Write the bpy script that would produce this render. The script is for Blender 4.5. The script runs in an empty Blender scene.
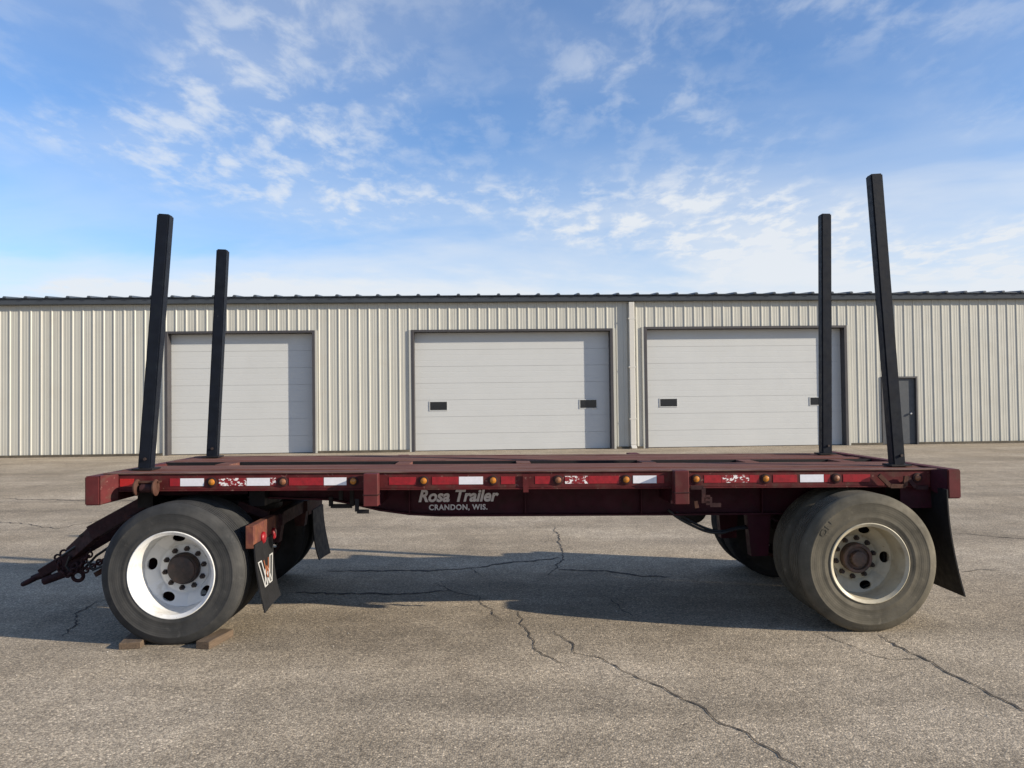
import bpy, bmesh, math, random
from mathutils import Vector, Matrix
random.seed(7)
scene = bpy.context.scene
C = scene.collection

# ------------------------------------------------------------------ camera
W, H, F = 1024, 768, 800.0
CAM = Vector((0.0, 0.0, 1.72))
PITCH, ROLL = math.atan(18.0 / F), 0.0121
cam_d = bpy.data.cameras.new('camera')
cam_d.sensor_fit = 'HORIZONTAL'; cam_d.sensor_width = 36.0; cam_d.lens = F / W * 36.0
cam_d.clip_start = 0.05; cam_d.clip_end = 3000
cam = bpy.data.objects.new('camera', cam_d); C.objects.link(cam)
cam.matrix_world = (Matrix.Translation(CAM) @ Matrix.Rotation(math.pi / 2 + PITCH, 4, 'X') @ Matrix.Rotation(-ROLL, 4, 'Z'))
scene.camera = cam
CR = cam.matrix_world.to_3x3()

def ray(px, py):
    return CR @ Vector(((px - W / 2) / F, -(py - H / 2) / F, -1.0))

# ------------------------------------------------------------------ world, sun, exposure
SUN = Vector((2.55, -0.82, 1.0)).normalized()        # towards the sun
sun_el = math.asin(SUN.z); sun_az = math.atan2(SUN.x, SUN.y)
world = bpy.data.worlds.new('World'); scene.world = world; world.use_nodes = True
nt = world.node_tree; nt.nodes.clear()
def N(t, typ, **kw):
    n = t.nodes.new(typ)
    for k, v in kw.items():
        if k == 'inp':
            for i, val in v.items(): n.inputs[i].default_value = val
        else: setattr(n, k, v)
    return n
def math_n(t, op, a, b=None, c=None, clamp=False):
    n = t.nodes.new('ShaderNodeMath'); n.operation = op; n.use_clamp = clamp
    for i, v in enumerate((a, b, c)):
        if v is None: continue
        if isinstance(v, (int, float)): n.inputs[i].default_value = v
        else: t.links.new(v, n.inputs[i])
    return n.outputs[0]
def ramp(t, src, stops, interp='LINEAR'):
    n = t.nodes.new('ShaderNodeValToRGB'); n.color_ramp.interpolation = interp
    e = n.color_ramp.elements
    while len(e) < len(stops): e.new(0.5)
    for k, (p, c) in enumerate(stops):
        e[k].position = p
        e[k].color = (c, c, c, 1) if isinstance(c, (int, float)) else (*c, 1)
    t.links.new(src, n.inputs[0]); return n.outputs[0]
def mixc(t, fac, a, b, mode='MIX'):
    n = t.nodes.new('ShaderNodeMix'); n.data_type = 'RGBA'; n.blend_type = mode
    for i, v in ((0, fac), (6, a), (7, b)):
        if isinstance(v, (int, float)): n.inputs[i].default_value = v
        elif isinstance(v, tuple): n.inputs[i].default_value = (*v, 1) if len(v) == 3 else v
        else: t.links.new(v, n.inputs[i])
    return n.outputs[2]
sky = N(nt, 'ShaderNodeTexSky', sky_type='NISHITA', sun_disc=False, sun_elevation=sun_el, sun_rotation=sun_az)
sky.air_density = 1.0; sky.dust_density = 0.2; sky.ozone_density = 2.5; sky.altitude = 200
tc = N(nt, 'ShaderNodeTexCoord')
PX, PY, BX, BY = 0.9, 7.3, 4.0, 1.0      # where the cloud fields sit
sep = N(nt, 'ShaderNodeSeparateXYZ'); nt.links.new(tc.outputs['Generated'], sep.inputs[0])
zc = math_n(nt, 'ADD', math_n(nt, 'MAXIMUM', sep.outputs[2], 0.0), 0.10)
cx = math_n(nt, 'DIVIDE', sep.outputs[0], zc); cy = math_n(nt, 'DIVIDE', sep.outputs[1], zc)
cp = N(nt, 'ShaderNodeCombineXYZ'); nt.links.new(cx, cp.inputs[0]); nt.links.new(cy, cp.inputs[1])
def wnoise(scale, detail, rough, dist=0.0, off=(0, 0, 0), rot=0, sc=(1, 1, 1)):
    m = N(nt, 'ShaderNodeMapping'); m.inputs[1].default_value = off; m.inputs[2].default_value = (0, 0, rot); m.inputs[3].default_value = sc
    nt.links.new(cp.outputs[0], m.inputs[0])
    n = N(nt, 'ShaderNodeTexNoise'); n.inputs['Scale'].default_value = scale; n.inputs['Detail'].default_value = detail
    n.inputs['Roughness'].default_value = rough; n.inputs['Distortion'].default_value = dist
    nt.links.new(m.outputs[0], n.inputs[0]); return n.outputs[0]
patch = ramp(nt, wnoise(0.75, 2, 0.5, 0.2, (PX, PY, 0), 0.4), [(0.44, 0.0), (0.64, 1.0)], 'EASE')
fine = ramp(nt, wnoise(9.0, 9, 0.58, 0.2, (1.0, 4.0, 0), 0.15, (1.0, 0.62, 1)), [(0.43, 0.0), (0.68, 1.0)], 'EASE')
veil = ramp(nt, wnoise(0.9, 5, 0.5, 0.6, (7.0, 2.0, 0), 0.5, (1, 1.6, 1)), [(0.36, 0.0), (0.75, 1.0)], 'EASE')
# a bank of thin cloud towards the horizon, its upper edge broken by noise
bank = math_n(nt, 'ADD', sep.outputs[2], math_n(nt, 'MULTIPLY_ADD', wnoise(0.42, 6, 0.58, 0.4, (BX, BY, 0)), -0.36, 0.18))
low = ramp(nt, bank, [(0.0, 0.97), (0.12, 0.90), (0.165, 0.52), (0.23, 0.12), (0.33, 0.0)], 'EASE')
tex = math_n(nt, 'MULTIPLY_ADD', wnoise(4.5, 6, 0.6, 0.2, (2, 9, 0)), 0.36, 0.82)
lown = math_n(nt, 'MULTIPLY', low, tex, clamp=True)
cl = math_n(nt, 'MULTIPLY', patch, math_n(nt, 'MULTIPLY_ADD', fine, 0.55, 0.12))
cl = math_n(nt, 'ADD', cl, math_n(nt, 'MULTIPLY', veil, 0.20))
cl = math_n(nt, 'ADD', cl, lown, clamp=True)
skyc = mixc(nt, 1.0, sky.outputs[0], (0.56, 0.69, 0.845), 'MULTIPLY')
col = mixc(nt, math_n(nt, 'MULTIPLY', cl, 0.96), skyc, (3.50, 3.68, 3.90))
bg = N(nt, 'ShaderNodeBackground'); bg.inputs[1].default_value = 0.15
nt.links.new(col, bg.inputs[0])
wo = N(nt, 'ShaderNodeOutputWorld'); nt.links.new(bg.outputs[0], wo.inputs[0])

sd = bpy.data.lights.new('sun', 'SUN'); sd.energy = 4.8; sd.angle = math.radians(0.6); sd.color = (1.0, 0.89, 0.73)
so = bpy.data.objects.new('sun', sd); C.objects.link(so); so.location = (20, -8, 15)
so.rotation_euler = SUN.to_track_quat('Z', 'Y').to_euler()

scene.view_settings.view_transform = 'Standard'; scene.view_settings.look = 'None'
scene.view_settings.exposure = 0.62; scene.view_settings.gamma = 1.0
scene.view_settings.use_curve_mapping = False
scene.render.engine = 'CYCLES'
scene.render.resolution_x, scene.render.resolution_y = W, H

# ------------------------------------------------------------------ materials
MATS = {}
def mat(name, col, rough=0.6, metal=0.0, var=0.0, vscale=8.0, col2=None, c2lo=0.55, c2hi=0.7, c2scale=5.0,
        bump=0.0, bscale=60.0, stretch=(1, 1, 1), spec=0.5, col3=None, c3lo=0.6, c3hi=0.66, c3scale=30.0):
    m = bpy.data.materials.new(name); m.use_nodes = True
    t = m.node_tree; b = t.nodes['Principled BSDF']
    b.inputs['Roughness'].default_value = rough; b.inputs['Metallic'].default_value = metal
    b.inputs['Specular IOR Level'].default_value = spec
    tcn = N(t, 'ShaderNodeTexCoord'); mp = N(t, 'ShaderNodeMapping'); mp.inputs[3].default_value = stretch
    t.links.new(tcn.outputs['Object'], mp.inputs[0])
    def nz(s, d=5, r=0.6):
        n = N(t, 'ShaderNodeTexNoise'); n.inputs['Scale'].default_value = s; n.inputs['Detail'].default_value = d
        n.inputs['Roughness'].default_value = r; t.links.new(mp.outputs[0], n.inputs[0]); return n.outputs[0]
    c = None
    if var:
        c = ramp(t, nz(vscale), [(0.3, tuple(max(0, x * (1 - var)) for x in col)), (0.7, tuple(x * (1 + var) for x in col))])
    else:
        rgb = N(t, 'ShaderNodeRGB'); rgb.outputs[0].default_value = (*col, 1); c = rgb.outputs[0]
    if col2: c = mixc(t, ramp(t, nz(c2scale, 8, 0.65), [(c2lo, 0.0), (c2hi, 1.0)]), c, col2)
    if col3: c = mixc(t, ramp(t, nz(c3scale, 4, 0.6), [(c3lo, 0.0), (c3hi, 1.0)]), c, col3)
    t.links.new(c, b.inputs['Base Color'])
    t.links.new(ramp(t, nz(vscale * 2.3), [(0.3, max(0.05, rough - 0.1)), (0.7, min(1, rough + 0.12))]), b.inputs['Roughness'])
    if bump:
        bp = N(t, 'ShaderNodeBump'); bp.inputs['Strength'].default_value = bump; bp.inputs['Distance'].default_value = 0.004
        t.links.new(nz(bscale, 4), bp.inputs['Height']); t.links.new(bp.outputs[0], b.inputs['Normal'])
    MATS[name] = m; return m
M = MATS
mat('shaded_maroon_paint', (0.036, 0.0045, 0.011), 0.6, spec=0.2, var=0.3, vscale=6, col2=(0.026, 0.008, 0.010), c2lo=0.5, c2hi=0.72, c2scale=7, bump=0.15)  # darker than the rail paint: under-deck shade is put into this maroon
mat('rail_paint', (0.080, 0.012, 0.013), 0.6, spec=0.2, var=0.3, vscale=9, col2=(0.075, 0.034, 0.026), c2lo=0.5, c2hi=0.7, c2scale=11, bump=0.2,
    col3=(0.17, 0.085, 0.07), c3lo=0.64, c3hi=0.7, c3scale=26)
mat('faded_red_paint', (0.088, 0.018, 0.019), 0.65, spec=0.2, var=0.25, vscale=5, col2=(0.085, 0.038, 0.030), c2lo=0.5, c2hi=0.75, c2scale=8, bump=0.15)
mat('rusty_steel', (0.062, 0.026, 0.017), 0.8, spec=0.25, var=0.4, vscale=14, col2=(0.07, 0.035, 0.025), c2lo=0.45, c2hi=0.65, c2scale=12, bump=0.5)
mat('orange_rust', (0.14, 0.045, 0.022), 0.8, var=0.4, vscale=14, col2=(0.09, 0.022, 0.018), c2lo=0.45, c2hi=0.6, c2scale=9, bump=0.4)
mat('dark_rust', (0.026, 0.009, 0.010), 0.75, spec=0.25, var=0.4, vscale=12, col2=(0.055, 0.02, 0.018), c2lo=0.5, c2hi=0.7, c2scale=9, bump=0.3)
mat('deck_plank', (0.135, 0.054, 0.041), 0.85, spec=0.2, var=0.3, vscale=5, stretch=(0.5, 9, 9), col2=(0.20, 0.125, 0.092), c2lo=0.5, c2hi=0.66, c2scale=3,
    bump=0.6, bscale=20, col3=(0.06, 0.022, 0.02), c3lo=0.55, c3hi=0.7, c3scale=6)
mat('worn_edge', (0.150, 0.098, 0.080), 0.8, var=0.3, vscale=6, stretch=(0.6, 8, 8), col2=(0.085, 0.03, 0.028), c2lo=0.42, c2hi=0.62, c2scale=5, bump=0.3, spec=0.2)
mat('stake_paint', (0.0045, 0.0065, 0.012), 0.5, spec=0.22, var=0.3, vscale=10, col2=(0.008, 0.011, 0.016), c2lo=0.5, c2hi=0.7, c2scale=9, bump=0.1,
    col3=(0.10, 0.11, 0.12), c3lo=0.74, c3hi=0.77, c3scale=22)
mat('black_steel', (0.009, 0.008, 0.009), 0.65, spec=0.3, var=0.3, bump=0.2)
mat('red_tape', (0.24, 0.006, 0.012), 0.35, var=0.25, vscale=30)
mat('bright_red_lens', (0.38, 0.012, 0.012), 0.25, var=0.1)
mat('white_tape', (0.66, 0.66, 0.70), 0.4, var=0.06, vscale=40)
mat('peeled_tape', (0.20, 0.008, 0.012), 0.45, var=0.3, vscale=30, col3=(0.72, 0.70, 0.69), c3lo=0.55, c3hi=0.575, c3scale=34, stretch=(1, 1, 1.6))
mat('amber_lens', (0.40, 0.15, 0.018), 0.22, var=0.15, vscale=40)
mat('faded_lens', (0.20, 0.08, 0.035), 0.5, var=0.3, vscale=40)
mat('lettering', (0.62, 0.60, 0.62), 0.6, var=0.12, vscale=30)
def rubber(name, base, dust, lo, hi):
    m = mat(name, base, 0.82, var=0.25, vscale=7, col2=dust, c2lo=lo, c2hi=hi, c2scale=3.2, bump=0.25, bscale=45, spec=0.3)
    t = m.node_tree; tcn = N(t, 'ShaderNodeTexCoord')          # fine moulded rings on the sidewall
    wv = N(t, 'ShaderNodeTexWave', wave_type='RINGS', rings_direction='Y'); wv.inputs['Scale'].default_value = 21; wv.inputs['Distortion'].default_value = 0.4
    t.links.new(tcn.outputs['Object'], wv.inputs['Vector'])
    old = next(n for n in t.nodes if n.type == 'BUMP')
    bp = N(t, 'ShaderNodeBump'); bp.inputs['Strength'].default_value = 0.14; bp.inputs['Distance'].default_value = 0.003
    t.links.new(ramp(t, wv.outputs['Fac'], [(0.55, 0.0), (0.85, 1.0)]), bp.inputs['Height']); t.links.new(old.outputs[0], bp.inputs['Normal'])
    t.links.new(bp.outputs[0], t.nodes['Principled BSDF'].inputs['Normal'])
    # scuffs rubbed pale by kerbs and road dust
    n1 = N(t, 'ShaderNodeTexNoise'); n1.inputs['Scale'].default_value = 11; n1.inputs['Detail'].default_value = 8; n1.inputs['Roughness'].default_value = 0.7
    t.links.new(tcn.outputs['Object'], n1.inputs[0]); b = t.nodes['Principled BSDF']
    src = b.inputs['Base Color'].links[0].from_socket
    t.links.new(mixc(t, ramp(t, n1.outputs[0], [(0.60, 0.0), (0.74, 0.55)]), src, tuple(x * 1.6 for x in dust)), b.inputs['Base Color'])
    return m
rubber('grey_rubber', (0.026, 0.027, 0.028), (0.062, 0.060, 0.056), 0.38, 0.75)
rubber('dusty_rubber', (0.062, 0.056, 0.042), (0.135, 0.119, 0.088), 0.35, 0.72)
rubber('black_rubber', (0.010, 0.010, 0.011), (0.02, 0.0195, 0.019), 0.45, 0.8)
mat('flap_rubber', (0.009, 0.009, 0.010), 0.65, spec=0.3, var=0.3, col2=(0.022, 0.022, 0.022), c2lo=0.6, c2hi=0.85, c2scale=4, bump=0.2)
mat('white_rim', (0.64, 0.64, 0.625), 0.45, var=0.06, vscale=7, col2=(0.36, 0.33, 0.27), c2lo=0.52, c2hi=0.78, c2scale=7, col3=(0.22, 0.12, 0.06), c3lo=0.70, c3hi=0.75, c3scale=16)
mat('dirty_rim', (0.43, 0.39, 0.29), 0.5, var=0.12, vscale=7, col2=(0.24, 0.205, 0.145), c2lo=0.44, c2hi=0.75, c2scale=7, col3=(0.16, 0.10, 0.06), c3lo=0.68, c3hi=0.75, c3scale=16)
mat('greasy_hub', (0.030, 0.020, 0.017), 0.55, var=0.4, vscale=20, col2=(0.07, 0.035, 0.025), c2lo=0.5, c2hi=0.7, c2scale=16)
mat('rusty_hub', (0.075, 0.052, 0.042), 0.7, var=0.4, vscale=20, col2=(0.12, 0.06, 0.045), c2lo=0.5, c2hi=0.7, c2scale=16)
mat('nut_steel', (0.035, 0.022, 0.018), 0.6, var=0.3, vscale=30)
mat('logo_white', (0.42, 0.42, 0.41), 0.5)
mat('logo_orange', (0.26, 0.09, 0.04), 0.5)
mat('hose_rubber', (0.012, 0.012, 0.012), 0.5)
mat('old_lumber', (0.105, 0.072, 0.046), 0.9, var=0.35, vscale=6, stretch=(10, 1.2, 10), col2=(0.07, 0.048, 0.033), c2lo=0.5, c2hi=0.7, c2scale=5, bump=0.6)
mat('wall_cream', (0.445, 0.437, 0.385), 0.42, var=0.03, vscale=0.8, col2=(0.41, 0.385, 0.325), c2lo=0.55, c2hi=0.85, c2scale=0.9)
mat('door_white', (0.495, 0.505, 0.495), 0.45, var=0.02, vscale=1.2, col2=(0.46, 0.468, 0.455), c2lo=0.55, c2hi=0.9, c2scale=0.7)
mat('trim_charcoal', (0.062, 0.060, 0.062), 0.5, var=0.12, vscale=2)
mat('jamb_charcoal', (0.046, 0.043, 0.046), 0.55, var=0.12, vscale=2)
mat('roof_charcoal', (0.055, 0.068, 0.085), 0.4, var=0.12, vscale=1)
mat('entry_grey', (0.050, 0.056, 0.064), 0.5, var=0.1)
mat('downspout_cream', (0.54, 0.52, 0.47), 0.45, var=0.03)
mat('steel_knob', (0.6, 0.6, 0.6), 0.3, metal=0.9)
mat('base_dirt', (0.085, 0.072, 0.052), 0.9, var=0.4, vscale=3)
mat('concrete', (0.36, 0.33, 0.29), 0.9, var=0.12, vscale=2, bump=0.2)
g = mat('glass_dark', (0.012, 0.013, 0.015), 0.12)
# weathered asphalt
def asphalt():
    m = bpy.data.materials.new('weathered_asphalt'); m.use_nodes = True
    t = m.node_tree; b = t.nodes['Principled BSDF']; b.inputs['Specular IOR Level'].default_value = 0.25
    tcn = N(t, 'ShaderNodeTexCoord')
    def mp(sc=(1, 1, 1), rot=0):
        q = N(t, 'ShaderNodeMapping'); q.inputs[3].default_value = sc; q.inputs[2].default_value = (0, 0, rot)
        t.links.new(tcn.outputs['Object'], q.inputs[0]); return q.outputs[0]
    def nz(v, s, d=5, r=0.6, di=0.0):
        n = N(t, 'ShaderNodeTexNoise'); n.inputs['Scale'].default_value = s; n.inputs['Detail'].default_value = d
        n.inputs['Roughness'].default_value = r; n.inputs['Distortion'].default_value = di
        t.links.new(v, n.inputs[0]); return n.outputs[0]
    base = ramp(t, nz(mp(), 0.55, 6, 0.6), [(0.30, (0.318, 0.260, 0.186)), (0.50, (0.410, 0.342, 0.252)), (0.72, (0.480, 0.408, 0.312))])
    streak = ramp(t, nz(mp((0.12, 1.0, 1)), 0.9, 6, 0.65, 0.4), [(0.34, 0.76), (0.62, 1.14)])
    base = mixc(t, 1.0, base, streak, 'MULTIPLY')
    blotch = ramp(t, nz(mp(), 3.1, 6, 0.7), [(0.34, 0.84), (0.66, 1.12)])
    base = mixc(t, 1.0, base, blotch, 'MULTIPLY')
    v1 = N(t, 'ShaderNodeTexVoronoi'); v1.inputs['Scale'].default_value = 95; t.links.new(mp(), v1.inputs['Vector'])
    sp = N(t, 'ShaderNodeSeparateColor'); t.links.new(v1.outputs['Color'], sp.inputs[0])
    stone = ramp(t, sp.outputs[0], [(0.0, (0.46, 0.45, 0.45)), (0.35, (0.82, 0.82, 0.82)), (0.75, (1.1, 1.09, 1.07)), (0.93, (1.35, 1.33, 1.30)), (1.0, (2.0, 1.97, 1.92))])
    base = mixc(t, 0.85, base, stone, 'MULTIPLY')
    gap = ramp(t, v1.outputs['Distance'], [(0.30, 1.0), (0.75, 0.62)])
    base = mixc(t, 0.8, base, gap, 'MULTIPLY')
    g2 = ramp(t, nz(mp(), 38, 3, 0.6), [(0.3, 0.78), (0.7, 1.18)])
    base = mixc(t, 0.9, base, g2, 'MULTIPLY')
    t.links.new(base, b.inputs['Base Color']); b.inputs['Roughness'].default_value = 0.88
    bp = N(t, 'ShaderNodeBump'); bp.inputs['Strength'].default_value = 0.55; bp.inputs['Distance'].default_value = 0.005
    hgt = math_n(t, 'ADD', math_n(t, 'MULTIPLY', v1.outputs['Distance'], -0.8), nz(mp(), 24, 4))
    t.links.new(hgt, bp.inputs['Height']); t.links.new(bp.outputs[0], b.inputs['Normal'])
    MATS['asphalt'] = m
asphalt()
mat('crack_dark', (0.055, 0.046, 0.037), 0.95, var=0.4, vscale=9)

# ------------------------------------------------------------------ mesh helpers
class MB:
    def __init__(s): s.v = []; s.f = []
    def add(s, vs, fs):
        o = len(s.v); s.v += [tuple(p) for p in vs]; s.f += [tuple(i + o for i in f) for f in fs]; return s
    def hexa(s, p):   # 8 points: bottom 4 ccw, top 4 ccw
        return s.add(p, [(3, 2, 1, 0), (4, 5, 6, 7), (0, 1, 5, 4), (1, 2, 6, 5), (2, 3, 7, 6), (3, 0, 4, 7)])
    def box(s, x0, x1, y0, y1, z0, z1):
        return s.hexa([(x0, y0, z0), (x1, y0, z0), (x1, y1, z0), (x0, y1, z0), (x0, y0, z1), (x1, y0, z1), (x1, y1, z1), (x0, y1, z1)])
    def beam(s, a, b, w, h, up=(0, 0, 1), w2=None, h2=None):
        a, b = Vector(a), Vector(b); d = (b - a).normalized(); r = d.cross(Vector(up)).normalized(); u = r.cross(d)
        w2 = w if w2 is None else w2; h2 = h if h2 is None else h2
        p = []
        for (c, ww, hh) in ((a, w, h), (b, w2, h2)):
            p += [c - r * ww / 2 - u * hh / 2, c + r * ww / 2 - u * hh / 2, c + r * ww / 2 + u * hh / 2, c - r * ww / 2 + u * hh / 2]
        return s.hexa(p)
    def prism(s, poly, y0, y1):   # poly of (x, z), extruded in y
        n = len(poly); vs = [(x, y0, z) for x, z in poly] + [(x, y1, z) for x, z in poly]
        fs = [tuple(range(n)), tuple(range(2 * n - 1, n - 1, -1))] + [((i + 1) % n, i, i + n, (i + 1) % n + n) for i in range(n)]
        return s.add(vs, fs)
    def tube(s, pts, r, n=10, caps=True):
        pts = [Vector(p) for p in pts]; o = len(s.v); L = len(pts); prev = None
        for i, p in enumerate(pts):
            d = (pts[min(i + 1, L - 1)] - pts[max(i - 1, 0)]).normalized()
            if prev is None: prev = Vector((0, 0, 1)) if abs(d.z) < 0.9 else Vector((1, 0, 0))
            a = (prev - d * prev.dot(d)).normalized(); b = d.cross(a); prev = a
            rr = r[i] if isinstance(r, (list, tuple)) else r
            for k in range(n):
                th = 2 * math.pi * k / n; s.v.append(tuple(p + a * math.cos(th) * rr + b * math.sin(th) * rr))
        for i in range(L - 1):
            for k in range(n):
                s.f.append((o + i * n + k, o + i * n + (k + 1) % n, o + (i + 1) * n + (k + 1) % n, o + (i + 1) * n + k))
        if caps:
            s.f.append(tuple(o + k for k in range(n - 1, -1, -1))); s.f.append(tuple(o + (L - 1) * n + k for k in range(n)))
        return s
    def lathe(s, prof, n=48, closed=False, ctr=(0, 0, 0), axis='Y', cap=False):   # prof of (axial, r)
        o = len(s.v); P = len(prof)
        for k in range(n):
            th = 2 * math.pi * k / n; c_, s_ = math.cos(th), math.sin(th)
            for a, r in prof:
                if axis == 'Y': q = (r * c_, a, r * s_)
                elif axis == 'X': q = (a, r * c_, r * s_)
                else: q = (r * c_, r * s_, a)
                s.v.append((q[0] + ctr[0], q[1] + ctr[1], q[2] + ctr[2]))
        for k in range(n):
            k2 = (k + 1) % n
            for i in range(P if closed else P - 1):
                j = (i + 1) % P; s.f.append((o + k * P + i, o + k * P + j, o + k2 * P + j, o + k2 * P + i))
        if cap:
            s.f.append(tuple(o + k * P for k in range(n))); s.f.append(tuple(o + k * P + P - 1 for k in range(n)))
        return s
    def mesh(s, name, m, bevel=0.0, smooth=False, seg=1):
        me = bpy.data.meshes.new(name); bm = bmesh.new()
        vs = [bm.verts.new(p) for p in s.v]
        for f in s.f:
            try: bm.faces.new([vs[i] for i in f])
            except ValueError: pass
        bmesh.ops.recalc_face_normals(bm, faces=bm.faces)
        if bevel:
            ed = [e for e in bm.edges if len(e.link_faces) == 2 and e.calc_face_angle(0) > 0.5]
            bmesh.ops.bevel(bm, geom=ed, offset=bevel, segments=seg, affect='EDGES', clamp_overlap=True)
        bm.to_mesh(me); bm.free()
        if smooth:
            me.polygons.foreach_set('use_smooth', [True] * len(me.polygons))
            me.set_sharp_from_angle(angle=math.radians(35))
        me.materials.append(M[m] if isinstance(m, str) else m); return me
    def build(s, name, m, parent=None, bevel=0.0, smooth=False, seg=1, loc=None):
        return link(name, s.mesh(name, m, bevel, smooth, seg), parent, loc)
def link(name, me, parent=None, loc=None, rot=None):
    o = bpy.data.objects.new(name, me); C.objects.link(o); o.parent = parent
    if loc is not None: o.location = loc
    if rot is not None: o.rotation_euler = rot
    return o
def thing(name, loc, rz, label, cat, group=None):
    o = bpy.data.objects.new(name, None); C.objects.link(o); o.location = loc; o.rotation_euler = (0, 0, rz)
    o.empty_display_size = 0.3
    o['label'] = label; o['category'] = cat
    if group: o['group'] = group
    return o

# ------------------------------------------------------------------ ground
RISE = 0.235
def gz(y):
    k = min(1, max(0, (y - 9.5) / 13.0)); return RISE * k * k * (3 - 2 * k)
gm = MB()
xs = [-300, -120, -60, -30, -15, 0, 15, 30, 60, 120, 300]
ys = [-300, -100, -30, -8] + [i * 0.75 for i in range(0, 34)] + [30, 60, 120, 300, 700]
for y in ys:
    for x in xs: gm.v.append((x, y, gz(y)))
for j in range(len(ys) - 1):
    for i in range(len(xs) - 1):
        a = j * len(xs) + i; gm.f.append((a, a + 1, a + 1 + len(xs), a + len(xs)))
ground = gm.build('ground', 'asphalt'); ground['kind'] = 'structure'
ground.data.polygons.foreach_set('use_smooth', [True] * len(ground.data.polygons))

def on_ground(px, py):
    d = ray(px, py); z = 0.0
    for _ in range(12):
        t = (z - CAM.z) / d.z; p = CAM + d * t; z = gz(p.y)
    return CAM + d * t
def crack(pts, w, jit=0.018, pix=True):
    w *= 0.78
    P = [on_ground(*p) for p in pts] if pix else [Vector((x, y, gz(y))) for x, y in pts]
    Q = []
    for a, b in zip(P, P[1:]):
        n = max(2, int((b - a).length / 0.045))
        for k in range(n): Q.append(a.lerp(b, k / n))
    Q.append(P[-1]); vs = []; fs = []; off = 0.0; n = len(Q)
    for i, q in enumerate(Q):
        d = (Q[min(i + 1, n - 1)] - Q[max(i - 1, 0)]); d.z = 0; d.normalize(); r = Vector((-d.y, d.x, 0))
        off = off * 0.7 + random.uniform(-jit, jit)
        ww = w * random.uniform(0.35, 1.25) * min(1, 0.45 + 5 * min(i, n - 1 - i) / n)
        c = q + r * off
        for sgn in (-1, 1):
            p = c + r * sgn * ww / 2; vs.append((p.x, p.y, gz(p.y) + 0.004))
        if i: fs.append((2 * i - 2, 2 * i - 1, 2 * i + 1, 2 * i))
    m = MB().add(vs, fs); return m.build('crack', 'crack_dark', ground)
def R7(L): return [(400 + x / 2.56, 580 + y / 2.56) for x, y in L]
def R6(L): return [(700 + x / 3.16, 560 + y / 3.16) for x, y in L]
def R4(L): return [(290 + x / 2.38, 540 + y / 2.38) for x, y in L]
crack(R7([(200, 40), (245, 92), (270, 106)]), 0.013)
crack(R7([(300, 80), (320, 130), (355, 175), (400, 205), (440, 225)]), 0.012)
crack(R7([(395, 130), (435, 165), (455, 187), (520, 195), (560, 225), (640, 262), (700, 290), (760, 322), (800, 350), (880, 395), (930, 425), (1010, 478), (1060, 510)]), 0.015)
crack(R6([(560, 237), (620, 272), (700, 310), (760, 340), (840, 380), (920, 420), (1020, 470), (1100, 505)]), 0.020)
crack(R6([(365, 228), (420, 252), (490, 280), (560, 302), (610, 315), (655, 315), (700, 312)]), 0.010)
crack(R4([(90, 75), (200, 72), (330, 72), (450, 65), (540, 52), (640, 42)]), 0.055, 0.03)
crack(R4([(634, -30), (640, 0), (650, 40), (620, 85)]), 0.020)
crack(R4([(340, 105), (400, 125), (450, 140)]), 0.016)
crack(R4([(430, 68), (447, 82)]), 0.02)
crack(R4([(765, 140), (790, 165), (818, 182)]), 0.016)
crack(R4([(0, 125), (120, 130), (260, 128), (380, 122)]), 0.055, 0.03)
crack(R4([(640, 70), (760, 76), (900, 90)]), 0.055, 0.03)
crack([(108, 599), (88, 606), (77, 614), (73, 628), (60, 637)], 0.022, 0.02)
crack([(956, 533), (985, 536), (1060, 541)], 0.028)
crack([(962, 572), (980, 570), (1000, 571)], 0.022)
crack([(0, 499), (80, 500), (200, 502)], 0.05, 0.05)
crack([(0, 522), (60, 528), (100, 520)], 0.03, 0.04)

# loose grit scattered on the asphalt
gr = MB()
for k in range(420):
    x = random.uniform(-5, 5); y = random.uniform(3.0, 11)
    r = random.choice((0.003, 0.004, 0.005, 0.007)); z = gz(y)
    n = 5; a0 = random.random() * 6
    ring = [(x + r * random.uniform(.7, 1.3) * math.cos(a0 + 2 * math.pi * i / n), y + r * random.uniform(.7, 1.3) * math.sin(a0 + 2 * math.pi * i / n), z) for i in range(n)]
    gr.add(ring + [(x, y, z + r * 0.9)], [(i, (i + 1) % n, n) for i in range(n)])
mat('grit', (0.30, 0.27, 0.23), 0.9, var=0.6, vscale=3)
grit = gr.build('loose_grit', 'grit'); grit['kind'] = 'stuff'
grit['label'] = 'loose grit scattered over the weathered asphalt'; grit['category'] = 'grit'

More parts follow.
